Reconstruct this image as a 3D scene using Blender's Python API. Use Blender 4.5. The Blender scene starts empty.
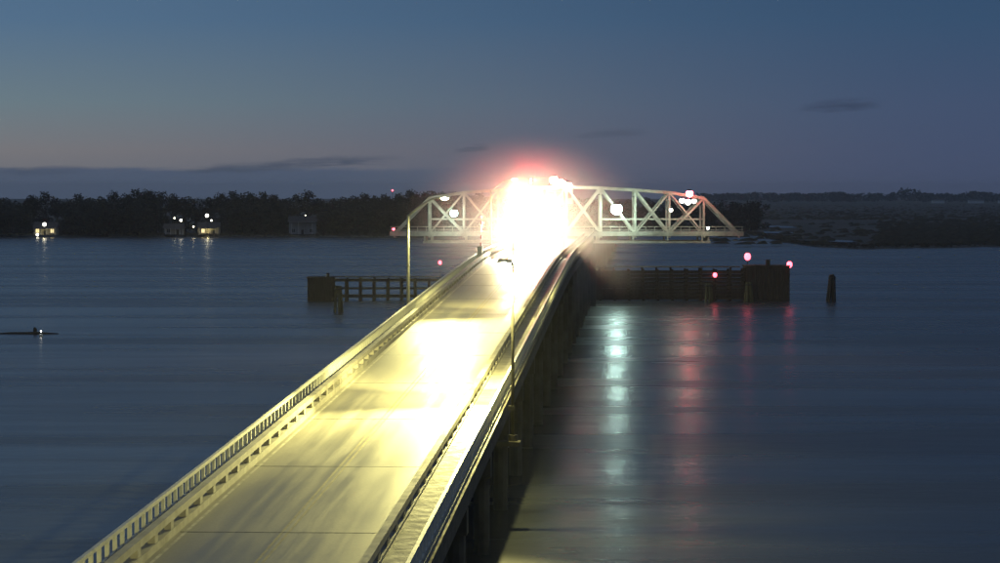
import bpy, math, random
from mathutils import Vector, Matrix

R = math.radians
random.seed(7)
scene = bpy.context.scene
col = scene.collection

# ------------------------------------------------------------------ camera
F, CX, CY, HY, H = 2836.0, 500.0, 281.5, 192.0, 18.3   # focal length in photo pixels, horizon row, camera height
cam_data = bpy.data.cameras.new('camera')
cam_data.sensor_width = 36.0
cam_data.lens = 36.0 * F / 1000.0
cam_data.clip_start = 1.0
cam_data.clip_end = 60000.0
camera = bpy.data.objects.new('camera', cam_data)
col.objects.link(camera)
PITCH = math.atan((CY - HY) / F)
camera.location = (0, 0, H)
camera.rotation_euler = (R(90) - PITCH, 0, 0)
scene.camera = camera

# ------------------------------------------------------------------ world: dusk sky
SUN_AZ, SUN_EL = R(-62), R(-3.5)
world = bpy.data.worlds.new('World')
scene.world = world
world.use_nodes = True
wt = world.node_tree
wt.nodes.clear()


class NT:
    """tiny node helper"""
    def __init__(self, tree): self.t = tree
    def n(self, kind, **kw):
        nd = self.t.nodes.new(kind)
        for k, v in kw.items(): setattr(nd, k, v)
        return nd
    def put(self, sock, v):
        if hasattr(v, 'is_output'): self.t.links.new(v, sock)
        else: sock.default_value = v
    def math(self, op, a, b=0.0, c=None, clamp=False):
        nd = self.n('ShaderNodeMath', operation=op, use_clamp=clamp)
        self.put(nd.inputs[0], a); self.put(nd.inputs[1], b)
        if c is not None: self.put(nd.inputs[2], c)
        return nd.outputs[0]
    def smooth(self, v, a, b, lo=0.0, hi=1.0):
        nd = self.n('ShaderNodeMapRange', interpolation_type='SMOOTHSTEP')
        self.put(nd.inputs[0], v); self.put(nd.inputs[1], a); self.put(nd.inputs[2], b)
        self.put(nd.inputs[3], lo); self.put(nd.inputs[4], hi)
        return nd.outputs[0]
    def mix(self, f, a, b, blend='MIX'):
        nd = self.n('ShaderNodeMix', data_type='RGBA', blend_type=blend)
        self.put(nd.inputs[0], f); self.put(nd.inputs[6], a); self.put(nd.inputs[7], b)
        return nd.outputs[2]
    def ramp(self, v, stops):
        nd = self.n('ShaderNodeValToRGB')
        cr = nd.color_ramp
        while len(cr.elements) < len(stops): cr.elements.new(0.5)
        for e, (p, c) in zip(cr.elements, stops):
            e.position = p; e.color = (c[0], c[1], c[2], 1)
        self.put(nd.inputs[0], v)
        return nd.outputs[0]
    def noise(self, vec, scale, detail=3.0, rough=0.5):
        nd = self.n('ShaderNodeTexNoise')
        if vec is not None: self.put(nd.inputs['Vector'], vec)
        nd.inputs['Scale'].default_value = scale
        nd.inputs['Detail'].default_value = detail
        nd.inputs['Roughness'].default_value = rough
        return nd.outputs['Fac']
    def mapping(self, vec, scale, loc=(0, 0, 0)):
        nd = self.n('ShaderNodeMapping')
        self.put(nd.inputs[0], vec)
        nd.inputs['Scale'].default_value = scale
        nd.inputs['Location'].default_value = loc
        return nd.outputs[0]


def build_world():
    w = NT(wt)
    tc = w.n('ShaderNodeTexCoord').outputs['Generated']
    sep = w.n('ShaderNodeSeparateXYZ'); wt.links.new(tc, sep.inputs[0])
    x, y, z = sep.outputs
    az = w.math('ARCTAN2', x, y)
    el = w.math('ARCSINE', z)
    # brightness side: cosine of the angle to the sun's azimuth
    side = w.math('COSINE', w.math('SUBTRACT', az, SUN_AZ))
    side = w.smooth(side, 0.30, 0.70)
    # low sky, row by row as twilight layers: 0..5 degrees
    t = w.math('MULTIPLY', el, 1 / 0.12, clamp=True)
    bright = w.ramp(t, [(0.0, (.160, .168, .196)), (0.12, (.205, .198, .205)), (0.26, (.155, .215, .245)),
                        (0.50, (.092, .170, .272)), (1.0, (.058, .122, .230))])
    dark = w.ramp(t, [(0.0, (.058, .078, .146)), (0.25, (.053, .082, .156)),
                      (0.50, (.037, .080, .156)), (1.0, (.024, .058, .125))])
    low = w.mix(side, dark, bright)
    # physical twilight sky above
    sky = w.n('ShaderNodeTexSky', sky_type='NISHITA')
    sky.sun_disc = False
    sky.sun_elevation = SUN_EL
    sky.sun_rotation = SUN_AZ
    sky.air_density = 1.2; sky.dust_density = 1.5; sky.ozone_density = 2.0
    nis = w.mix(1.0, sky.outputs[0], (0.9, 0.9, 0.9, 1), 'MULTIPLY')
    high = w.mix(0.75, nis, (.094, .130, .205, 1))
    base = w.mix(w.smooth(el, 0.06, 0.5), low, high)
    # clouds: low bank and thin streaks
    ae = w.n('ShaderNodeCombineXYZ'); w.put(ae.inputs[0], az); w.put(ae.inputs[1], el)
    ncl = w.noise(w.mapping(ae.outputs[0], (40, 420, 1)), 1.0, 5, 0.6)
    nfine = w.noise(w.mapping(ae.outputs[0], (160, 1500, 1)), 1.0, 4, 0.6)
    nn = w.math('ADD', w.math('MULTIPLY', ncl, .7), w.math('MULTIPLY', nfine, .3))
    edge = w.math('MULTIPLY_ADD', nn, 0.0075, -0.00375)
    eb = w.math('ADD', el, edge)
    bank = w.math('MULTIPLY', w.smooth(eb, 0.0092, 0.0072), w.smooth(az, 0.03, -0.07))
    skyc = w.mix(w.math('MULTIPLY', bank, .85), base, (.064, .094, .158, 1))
    def streak(c, px, py, wx, wy, amount, tint=(.058, .078, .122, 1)):
        a0, e0 = math.atan((px - CX) / F), math.atan((HY - py) / F)
        da = w.math('DIVIDE', w.math('SUBTRACT', az, a0), wx / F)
        de = w.math('DIVIDE', w.math('SUBTRACT', eb, e0), wy / F)
        # tilt the streak a little
        de = w.math('MULTIPLY_ADD', da, -0.45, de)
        d2 = w.math('ADD', w.math('MULTIPLY', da, da), w.math('MULTIPLY', de, de))
        f = w.math('MULTIPLY', w.smooth(d2, 1.3, 0.0), w.smooth(nn, .30, .60))
        return w.mix(w.math('MULTIPLY', f, amount), c, tint)
    skyc = streak(skyc, 250, 168, 75, 5, 1.0)
    skyc = streak(skyc, 320, 162, 62, 5, 1.0)
    skyc = streak(skyc, 40, 171, 60, 5, .6)
    skyc = streak(skyc, 375, 160, 30, 4, .4)
    skyc = streak(skyc, 472, 149, 18, 5, .8)
    skyc = streak(skyc, 610, 134, 38, 5, .6)
    skyc = streak(skyc, 838, 107, 42, 8, .6, (.030, .045, .085, 1))
    bg = w.n('ShaderNodeBackground')
    w.put(bg.inputs[0], skyc)
    bg.inputs[1].default_value = 1.0
    out = w.n('ShaderNodeOutputWorld')
    wt.links.new(bg.outputs[0], out.inputs[0])


build_world()

scene.render.engine = 'CYCLES'
scene.cycles.use_denoising = True
scene.cycles.max_bounces = 6
scene.cycles.diffuse_bounces = 2
scene.cycles.glossy_bounces = 3
scene.cycles.volume_bounces = 1
scene.cycles.sample_clamp_indirect = 6.0
scene.cycles.sample_clamp_direct = 0.0
scene.cycles.caustics_reflective = False
scene.cycles.caustics_refractive = False
scene.view_settings.view_transform = 'Standard'
scene.view_settings.look = 'None'
scene.view_settings.exposure = 0.0
scene.view_settings.gamma = 1.0

# ------------------------------------------------------------------ helpers
_rot = Matrix.Rotation(R(90) - PITCH, 3, 'X')


def at(px, py, Y):
    """the world point that stands at depth Y behind photo pixel (px, py)"""
    d = _rot @ Vector(((px - CX) / F, -(py - CY) / F, -1.0))
    k = Y / d.y
    return Vector((d.x * k, Y, H + d.z * k))


def ground(px, py, z=0.0):
    d = _rot @ Vector(((px - CX) / F, -(py - CY) / F, -1.0))
    k = (z - H) / d.z
    return Vector((d.x * k, d.y * k, z))


def material(name, color, rough=0.7, metal=0.0, var=0.0, scale=1.0, bump=0.0, bscale=None, color2=None, stretch=(1, 1, 1), spec=0.5, rvar=.12):
    m = bpy.data.materials.new(name)
    m.use_nodes = True
    t = m.node_tree
    b = t.nodes['Principled BSDF']
    b.inputs['Base Color'].default_value = (*color, 1)
    b.inputs['Roughness'].default_value = rough
    b.inputs['Metallic'].default_value = metal
    b.inputs['Specular IOR Level'].default_value = spec
    w = NT(t)
    if var > 0 or bump > 0:
        tc = w.n('ShaderNodeTexCoord').outputs['Object']
        v = w.mapping(tc, stretch)
        if var > 0:
            f = w.smooth(w.noise(v, scale, 6, 0.6), 0.3, 0.7)
            c2 = color2 if color2 else tuple(c * (1 - var) for c in color)
            w.put(b.inputs['Base Color'], w.mix(f, (*color, 1), (*c2, 1)))
            w.put(b.inputs['Roughness'], w.smooth(w.noise(v, scale * 2.3, 4, .6), .25, .75, max(.05, rough - rvar), min(1, rough + rvar)))
        if bump > 0:
            bn = w.n('ShaderNodeBump')
            bn.inputs['Strength'].default_value = bump
            bn.inputs['Distance'].default_value = 0.05
            w.put(bn.inputs['Height'], w.noise(v, bscale or scale * 4, 5, .6))
            t.links.new(bn.outputs[0], b.inputs['Normal'])
    return m


def emitter(name, color, strength):
    m = bpy.data.materials.new(name)
    m.use_nodes = True
    b = m.node_tree.nodes['Principled BSDF']
    b.inputs['Base Color'].default_value = (.8, .8, .8, 1)
    b.inputs['Emission Color'].default_value = (*color, 1)
    b.inputs['Emission Strength'].default_value = strength
    return m


class MB:
    def __init__(self): self.v = []; self.f = []
    def add(self, vs, fs):
        o = len(self.v)
        self.v += [tuple(p) for p in vs]
        self.f += [tuple(i + o for i in q) for q in fs]
        return self
    def box(self, c, s, m=None):
        c = Vector(c); hx, hy, hz = s[0] / 2, s[1] / 2, s[2] / 2
        pts = [Vector((x, y, z)) for z in (-hz, hz) for y in (-hy, hy) for x in (-hx, hx)]
        if m is not None: pts = [m @ p for p in pts]
        return self.add([c + p for p in pts], [(0, 2, 3, 1), (4, 5, 7, 6), (0, 1, 5, 4), (2, 6, 7, 3), (0, 4, 6, 2), (1, 3, 7, 5)])
    def beam(self, a, b, w, h):
        """box section w (horizontal) by h from a to b"""
        a, b = Vector(a), Vector(b)
        d = (b - a).normalized()
        up = Vector((0, 0, 1)) if abs(d.z) < .95 else Vector((0, 1, 0))
        s = d.cross(up).normalized(); u = s.cross(d).normalized()
        q = [(-1, -1), (1, -1), (1, 1), (-1, 1)]
        vs = [p + s * (i * w / 2) + u * (j * h / 2) for p in (a, b) for i, j in q]
        return self.add(vs, [(0, 1, 2, 3), (7, 6, 5, 4), (0, 4, 5, 1), (1, 5, 6, 2), (2, 6, 7, 3), (3, 7, 4, 0)])
    def tube(self, pts, rs, n=8, cap=True):
        pts = [Vector(p) for p in pts]
        if not hasattr(rs, '__len__'): rs = [rs] * len(pts)
        vs, fs = [], []
        for i, p in enumerate(pts):
            d = (pts[min(i + 1, len(pts) - 1)] - pts[max(i - 1, 0)]).normalized()
            up = Vector((0, 0, 1)) if abs(d.z) < .9 else Vector((0, 1, 0))
            s = d.cross(up).normalized(); u = s.cross(d).normalized()
            vs += [p + (s * math.cos(2 * math.pi * k / n) + u * math.sin(2 * math.pi * k / n)) * rs[i] for k in range(n)]
        for i in range(len(pts) - 1):
            for k in range(n):
                a, b = i * n + k, i * n + (k + 1) % n
                fs.append((a, b, b + n, a + n))
        if cap:
            fs.append(tuple(range(n - 1, -1, -1)))
            fs.append(tuple(range((len(pts) - 1) * n, len(pts) * n)))
        return self.add(vs, fs)
    def ball(self, c, r, n=10, m=6):
        rx, ry, rz = (r, r, r) if not hasattr(r, '__len__') else r
        c = Vector(c); vs = [c + Vector((0, 0, -rz))]
        for j in range(1, m):
            t = math.pi * j / m
            for k in range(n):
                a = 2 * math.pi * k / n
                vs.append(c + Vector((rx * math.sin(t) * math.cos(a), ry * math.sin(t) * math.sin(a), -rz * math.cos(t))))
        vs.append(c + Vector((0, 0, rz)))
        fs = [(0, 1 + (k + 1) % n, 1 + k) for k in range(n)]
        for j in range(m - 2):
            for k in range(n):
                a, b = 1 + j * n + k, 1 + j * n + (k + 1) % n
                fs.append((a, b, b + n, a + n))
        l = len(vs) - 1; o = 1 + (m - 2) * n
        fs += [(o + k, o + (k + 1) % n, l) for k in range(n)]
        return self.add(vs, fs)
    def sweep(self, prof, path):
        """closed profile [(u, w)] carried along [(point, side vector)]"""
        n = len(prof); vs, fs = [], []
        for p, s in path: vs += [p + s * u + Vector((0, 0, w)) for u, w in prof]
        for i in range(len(path) - 1):
            for k in range(n):
                a, b = i * n + k, i * n + (k + 1) % n
                fs.append((a, a + n, b + n, b))
        fs.append(tuple(range(n))); o = (len(path) - 1) * n
        fs.append(tuple(range(o + n - 1, o - 1, -1)))
        return self.add(vs, fs)
    def mesh(self, name, mat, smooth=False):
        me = bpy.data.meshes.new(name)
        me.from_pydata(self.v, [], self.f)
        if mat: me.materials.append(mat)
        if smooth: me.polygons.foreach_set('use_smooth', [True] * len(me.polygons))
        me.update()
        return me
    def build(self, name, mat, parent=None, smooth=False, loc=None):
        return place(name, self.mesh(name, mat, smooth), parent, loc)


def place(name, me, parent=None, loc=None, rz=0.0):
    o = bpy.data.objects.new(name, me)
    col.objects.link(o)
    if loc is not None: o.location = loc
    if rz: o.rotation_euler.z = rz
    if parent: o.parent = parent
    return o


def tag(o, label=None, cat=None, group=None, kind=None):
    if label: o['label'] = label
    if cat: o['category'] = cat
    if group: o['group'] = group
    if kind: o['kind'] = kind
    return o


def thing(name, label, cat, loc=(0, 0, 0), rz=0.0, group=None):
    o = bpy.data.objects.new(name, None)
    o.empty_display_size = .3
    col.objects.link(o)
    o.location = loc; o.rotation_euler.z = rz
    return tag(o, label, cat, group)


def copy_tree(o, parent=None):
    c = o.copy(); col.objects.link(c); c.parent = parent
    for ch in list(o.children): copy_tree(ch, c)
    return c


def lamp_light(name, kind, parent, loc, power, color, radius=.15, aim=None, angle=150, blend=.6):
    l = bpy.data.lights.new(name, kind)
    l.energy = power; l.color = color
    l.shadow_soft_size = radius
    if kind == 'SPOT': l.spot_size = R(angle); l.spot_blend = blend
    o = bpy.data.objects.new(name, l)
    col.objects.link(o)
    o.location = loc
    if aim is not None: o.rotation_euler = Vector(aim).to_track_quat('-Z', 'Y').to_euler()
    if parent: o.parent = parent
    return o


# ------------------------------------------------------------------ materials
M = {}
def road_material():
    """worn bridge deck: grain and streaks that run along the road"""
    m = bpy.data.materials.new('asphalt')
    m.use_nodes = True
    t = m.node_tree; w = NT(t); b = t.nodes['Principled BSDF']
    tc = w.n('ShaderNodeTexCoord').outputs['Object']
    rot = w.n('ShaderNodeMapping'); w.put(rot.inputs[0], tc)
    rot.inputs['Rotation'].default_value = (0, 0, math.atan(138 / F))
    v = rot.outputs[0]
    lanes = w.noise(w.mapping(v, (1.5, .018, 1)), 1.0, 4, .6)
    blot = w.noise(w.mapping(v, (.5, .09, 1), (9, 4, 0)), 1.0, 5, .6)
    grain = w.noise(v, 7.0, 4, .7)
    mix = w.math('ADD', w.math('MULTIPLY', lanes, .6), w.math('MULTIPLY', blot, .4))
    c = w.mix(w.smooth(mix, .36, .64), (.22, .21, .17, 1), (.33, .31, .25, 1))
    c = w.mix(w.smooth(grain, .3, .7, 0, .35), c, (.15, .14, .12, 1))
    w.put(b.inputs['Base Color'], c)
    w.put(b.inputs['Roughness'], w.smooth(mix, .36, .64, .36, .54))
    bn = w.n('ShaderNodeBump'); bn.inputs['Strength'].default_value = .15; bn.inputs['Distance'].default_value = .02
    w.put(bn.inputs['Height'], grain)
    t.links.new(bn.outputs[0], b.inputs['Normal'])
    return m


M['asphalt'] = road_material()
M['concrete'] = material('concrete', (.40, .38, .32), .75, var=.35, scale=.8, bump=.2, bscale=5)
M['old_concrete'] = material('old_concrete', (.13, .12, .10), .85, var=.5, scale=.5, bump=.3, bscale=3)
M['girder_steel'] = material('girder_steel', (.06, .055, .05), .6, var=.4, scale=.7)
M['truss_paint'] = material('truss_paint', (.60, .58, .47), .5, var=.3, scale=.6, color2=(.36, .34, .27))
M['galvanised'] = material('galvanised', (.42, .42, .36), .45, metal=.4, var=.3, scale=2)
M['rail_paint'] = material('rail_paint', (.66, .66, .58), .5, var=.2, scale=2)
M['pole_metal'] = material('pole_metal', (.10, .095, .075), .55, metal=.3, var=.3, scale=2)
M['timber'] = material('timber', (.10, .078, .058), .85, var=.5, scale=1.0, bump=.4, bscale=6, stretch=(4, 4, .6))
M['wet_timber'] = material('wet_timber', (.035, .03, .025), .5, var=.4, scale=1.0, bump=.4, bscale=6)
M['pale_timber'] = material('pale_timber', (.17, .15, .07), .8, var=.4, scale=1.0, bump=.3, bscale=6)
M['white_line'] = material('white_line', (.62, .60, .50), .55, var=.5, scale=1.5)
M['yellow_line'] = material('yellow_line', (.34, .28, .12), .5, var=.4, scale=1.5)
M['white_paint'] = material('white_paint', (.75, .75, .72), .35, var=.1, scale=1)
M['red_paint'] = material('red_paint', (.5, .03, .02), .4, var=.2, scale=2)
M['dark_metal'] = material('dark_metal', (.05, .05, .05), .5, metal=.5)
M['rubber'] = material('rubber', (.02, .02, .02), .8)
M['yellow_paint'] = material('yellow_paint', (.65, .42, .03), .45, var=.2, scale=2)
M['glass'] = material('glass', (.03, .035, .04), .08)
M['roof_shingle'] = material('roof_shingle', (.10, .09, .085), .9, var=.3, scale=1)
M['siding'] = material('siding', (.50, .46, .36), .7, var=.15, scale=.5)
M['grey_siding'] = material('grey_siding', (.34, .35, .36), .7, var=.15, scale=.5)
M['bark'] = material('bark', (.07, .055, .045), .95, var=.3, scale=2)
M['leaf'] = material('leaf', (.060, .068, .045), .8, var=.45, scale=.35, color2=(.035, .038, .030))
M['far_leaf'] = material('far_leaf', (.06, .062, .055), .9, var=.4, scale=.05)
M['marsh_mud'] = material('marsh_mud', (.100, .088, .062), .9, var=.45, scale=.012, color2=(.055, .052, .040), stretch=(1, .25, 1))
M['marsh_grass'] = material('marsh_grass', (.11, .095, .06), .9, var=.3, scale=.2)

M['warm_lamp'] = emitter('warm_lamp', (1.0, .93, .60), 14)
M['green_white_lamp'] = emitter('green_white_lamp', (.66, 1.0, .88), 75)
M['white_lamp'] = emitter('white_lamp', (1.0, .95, .80), 9)
M['flood_lens'] = emitter('flood_lens', (1.0, .95, .78), 60)
M['red_lamp'] = emitter('red_lamp', (1.0, .10, .14), 6)
M['red_beacon'] = emitter('red_beacon', (1.0, .07, .09), 42)
M['lit_window'] = emitter('lit_window', (1.0, .78, .35), 1.3)

# ------------------------------------------------------------------ water
def water_material():
    m = bpy.data.materials.new('river_water')
    m.use_nodes = True
    t = m.node_tree; w = NT(t)
    b = t.nodes['Principled BSDF']
    b.inputs['Base Color'].default_value = (.036, .040, .045, 1)
    b.inputs['IOR'].default_value = 1.33
    tc = w.n('ShaderNodeTexCoord').outputs['Object']
    # wind lanes: broad patches lying across the river
    lane = w.noise(w.mapping(tc, (.008, .045, 1)), 1.0, 4, .55)
    lane2 = w.noise(w.mapping(tc, (.02, .10, 1), (31, 7, 0)), 1.0, 3, .5)
    patch = w.smooth(w.math('ADD', w.math('MULTIPLY', lane, .65), w.math('MULTIPLY', lane2, .35)), .38, .62)
    w.put(b.inputs['Roughness'], w.math('MULTIPLY_ADD', patch, .08, .22))
    h1 = w.noise(w.mapping(tc, (.80, .65, 1)), 1.0, 4, .55)
    h2 = w.noise(w.mapping(tc, (.07, .13, 1), (5, 3, 0)), 1.0, 3, .5)
    hh = w.math('ADD', w.math('MULTIPLY', h1, .30), w.math('MULTIPLY', h2, 1.3))
    bn = w.n('ShaderNodeBump')
    w.put(bn.inputs['Strength'], w.math('MULTIPLY_ADD', patch, .14, .20))
    bn.inputs['Distance'].default_value = .40
    w.put(bn.inputs['Height'], hh)
    t.links.new(bn.outputs[0], b.inputs['Normal'])
    return m


M['water'] = water_material()
tag(MB().add([(-2400, -300, 0), (2400, -300, 0), (4200, 7000, 0), (-4200, 7000, 0)], [(0, 1, 2, 3)]).build('water', M['water']), kind='structure')

# ------------------------------------------------------------------ far shore: land sheet with a low bank
edge_px = [(-900, 236), (-300, 236.5), (0, 235.5), (60, 236.5), (150, 237), (240, 237), (330, 237.5), (420, 238), (520, 237),
           (600, 237), (680, 235), (735, 233.5), (765, 236), (790, 243), (820, 247), (860, 249), (930, 248), (1000, 246.5), (1100, 246), (1400, 244), (2000, 242)]
bank = []
for i in range(len(edge_px) - 1):
    (xa, ya), (xb, yb) = edge_px[i], edge_px[i + 1]
    n = max(2, int(abs(xb - xa) / 12))
    for k in range(n):
        t = k / n
        jig = random.uniform(-.35, .35) if -100 < xa < 1100 else 0
        bank.append(ground(xa + (xb - xa) * t, ya + (yb - ya) * t + jig))
bank.append(ground(*edge_px[-1]))
b = MB()
n = len(bank)
vs = [p + Vector((0, -4, -1.0)) for p in bank] + [p + Vector((0, 5, .7)) for p in bank] + \
     [Vector((p.x * 1.3, 2300 + random.uniform(0, 3), 1.1)) for p in bank] + [Vector((p.x * 3.4, 7000, 1.6)) for p in bank]
fs = [(r * n + i, r * n + i + 1, (r + 1) * n + i + 1, (r + 1) * n + i) for r in range(3) for i in range(n - 1)]
b.add(vs, fs)
tag(b.build('far_shore', M['marsh_mud']), kind='structure')

# creeks in the marsh: thin sheets of water
for px, py, wpx, hpx in ((781, 227, 15, 1.1), (840, 241.3, 15, 1.2), (772, 232.5, 22, 1.0)):
    c = ground(px, py, 1.0)
    k = c.y / F
    rx, ry = wpx * k, (ground(px, py - hpx, 1.0).y - ground(px, py + hpx, 1.0).y) / 2
    pts = [c + Vector((rx * math.cos(a) * random.uniform(.8, 1.1), ry * math.sin(a), .12)) for a in [2 * math.pi * i / 18 for i in range(18)]]
    tag(MB().add(pts, [tuple(range(18))]).build('tidal_creek', M['water']), kind='structure')

# marsh grass along the bank: uncountable
b = MB()
for i in range(n - 1):
    a, c = bank[i], bank[i + 1]
    if abs(a.x / a.y) > .22: continue
    for k in range(34):
        p = a.lerp(c, random.random()) + Vector((0, random.uniform(2, 30), .4))
        h = random.uniform(.5, 1.3); wd = random.uniform(.3, .9)
        g = Vector((wd, random.uniform(-.4, .4), 0))
        b.add([p - g, p + g, p + g * .3 + Vector((0, 0, h)), p - g * .6 + Vector((0, 0, h * .8))], [(0, 1, 2, 3)])
for i in range(5000):
    d = 930 * (1 / random.uniform(.18, 1)) ** .9
    a = random.uniform(.075, .20)
    if d < 1750 and a < .135 and random.random() < .93: continue
    p = Vector((a * d, d + 20, .7))
    h = random.uniform(.6, 1.4); wd = random.uniform(1, 4)
    g = Vector((wd, random.uniform(-1, 1), 0))
    b.add([p - g, p + g, p + g * .5 + Vector((0, .3, h)), p - g * .4 + Vector((0, .3, h * .7))], [(0, 1, 2, 3)])
tag(b.build('marsh_grass', M['marsh_grass']), 'brown marsh grass covering the flat far bank', 'grass', kind='stuff')


# ------------------------------------------------------------------ trees on the far shore
def make_tree(seed, h, spread, low):
    rnd = random.Random(seed)
    root = thing('shore_tree', 'dark tree in the wood along the far shore', 'tree', group='trees of the far shore wood')
    tb = MB()
    tops = []
    tb.tube([(0, 0, -.3), (.1, 0, h * .25), (rnd.uniform(-.4, .4), 0, h * .55), (rnd.uniform(-.6, .6), 0, h * .85)], [.34, .27, .18, .06], 7)
    for k in range(8):
        a = rnd.uniform(0, 2 * math.pi); z0 = h * rnd.uniform(.22, .6)
        e = Vector((math.cos(a) * spread * rnd.uniform(.5, .9), math.sin(a) * spread * rnd.uniform(.5, .9), z0 + h * rnd.uniform(.1, .3)))
        tb.tube([(0, 0, z0), e * .5 + Vector((0, 0, z0 * .5 + .3)), e], [.13, .09, .03], 5)
        tops.append(e)
    tb.build('trunk', M['bark'], root)
    cb = MB()
    blobs = [(e, rnd.uniform(1.4, 2.6)) for e in tops]
    for k in range(10):
        z = h * rnd.uniform(low, .93)
        f = math.sin(math.pi * min(1, max(.12, (1 - z / h) * 1.15))) ** .6
        a = rnd.uniform(0, 2 * math.pi); q = spread * f * rnd.uniform(.1, .8)
        blobs.append((Vector((math.cos(a) * q, math.sin(a) * q, z)), rnd.uniform(1.3, 2.5)))
    for k in range(7):      # undergrowth reaching down round the trunk
        a = rnd.uniform(0, 2 * math.pi); q = spread * rnd.uniform(.2, .9)
        blobs.append((Vector((math.cos(a) * q, math.sin(a) * q, h * rnd.uniform(.05, .25))), rnd.uniform(1.2, 2.2)))
    for c, r in blobs:
        for k in range(62):
            d = Vector((rnd.gauss(0, 1), rnd.gauss(0, 1), rnd.gauss(0, .75))).normalized() * r * rnd.uniform(.45, 1.12)
            p = c + d
            u = Vector((rnd.gauss(0, 1), rnd.gauss(0, 1), rnd.gauss(0, 1))).normalized()
            v = u.cross(Vector((rnd.gauss(0, 1), rnd.gauss(0, 1), rnd.gauss(0, 1)))).normalized()
            s = rnd.uniform(.22, .55)
            cb.add([p - u * s, p + v * s * .7, p + u * s, p - v * s * .6], [(0, 1, 2, 3)])
    cb.build('crown', M['leaf'], root)
    return root


protos = [make_tree(11, 17, 4.6, .25), make_tree(12, 14, 4.2, .2), make_tree(13, 19, 4.4, .3), make_tree(14, 12, 4.6, .15), make_tree(15, 15.5, 3.6, .25)]
proto_h = [17, 14, 19, 12, 15.5]
used = [False] * 5


def put_tree(px, Y, h):
    k = min(range(5), key=lambda i: abs(proto_h[i] - h) + random.uniform(0, 3))
    t = protos[k] if not used[k] else copy_tree(protos[k])
    used[k] = True
    s = h / proto_h[k]
    t.location = (at(px, HY, Y).x, Y, .8)
    t.rotation_euler.z = random.uniform(0, 6.28)
    t.scale = (s * random.uniform(.95, 1.35), s * random.uniform(.95, 1.35), s)


def top_row(px):   # outline of the wood in the photograph
    pts = [(-40, 196), (0, 196), (25, 195), (36, 191), (50, 195), (70, 197), (105, 195), (125, 191), (145, 188), (160, 189), (180, 193), (205, 194), (230, 193),
           (256, 190), (275, 195), (305, 193), (330, 196), (360, 192), (385, 195), (402, 192), (412, 188), (450, 187), (470, 190), (500, 192), (560, 195), (640, 196), (745, 198)]
    for (a, ya), (c, yc) in zip(pts, pts[1:]):
        if a <= px <= c: return ya + (yc - ya) * (px - a) / (c - a)
    return 197


houses_at = ((26, 66), (160, 224), (288, 320))
for row, (Y, step, dy) in enumerate(((1225, 11, -1), (1205, 12, 2), (1185, 13, 6), (1172, 11, 14))):
    px = -36.0
    while px < 480:
        px += step * random.uniform(.75, 1.2)
        if row and any(a - 3 < px < c + 3 for a, c in houses_at): continue
        y = top_row(px) + dy + random.uniform(-1.5, 4)
        put_tree(px, Y + random.uniform(-8, 8), max(5, at(px, y, Y).z - .8))
for row, (Y, step, dy) in enumerate(((1330, 15, 0), (1290, 17, 9))):
    px = 486.0
    while px < 742:
        px += step * random.uniform(.75, 1.2)
        y = top_row(px) + dy + random.uniform(-1, 4)
        put_tree(px, Y + random.uniform(-10, 10), max(4, at(px, y, Y).z - .8))

# the far-off wood on the right horizon, one low mass
b = MB()
rnd = random.Random(5)
for i in range(900):
    px = rnd.uniform(700, 1060); Y = rnd.uniform(4700, 5600)
    base = at(px, HY, Y)
    hgt = 17 + 4.5 * math.exp(-((px - 908) / 14) ** 2) + 3 * math.sin(px * .13) * math.sin(px * .047)
    c = Vector((base.x, Y, rnd.uniform(4, hgt - 2)))
    for k in range(7):
        p = c + Vector((rnd.uniform(-7, 7), rnd.uniform(-7, 7), rnd.uniform(-3, 2)))
        u = Vector((rnd.gauss(0, 1), rnd.gauss(0, 1), rnd.gauss(0, .5))).normalized() * rnd.uniform(2, 4.5)
        v = Vector((rnd.gauss(0, .4), rnd.gauss(0, .4), 1)).normalized() * rnd.uniform(1.5, 3)
        b.add([p - u, p - v * .6, p + u, p + v], [(0, 1, 2, 3)])
tag(b.build('far_wood', M['far_leaf']), 'low dark line of far woods on the right horizon', 'woods', kind='stuff')


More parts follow.
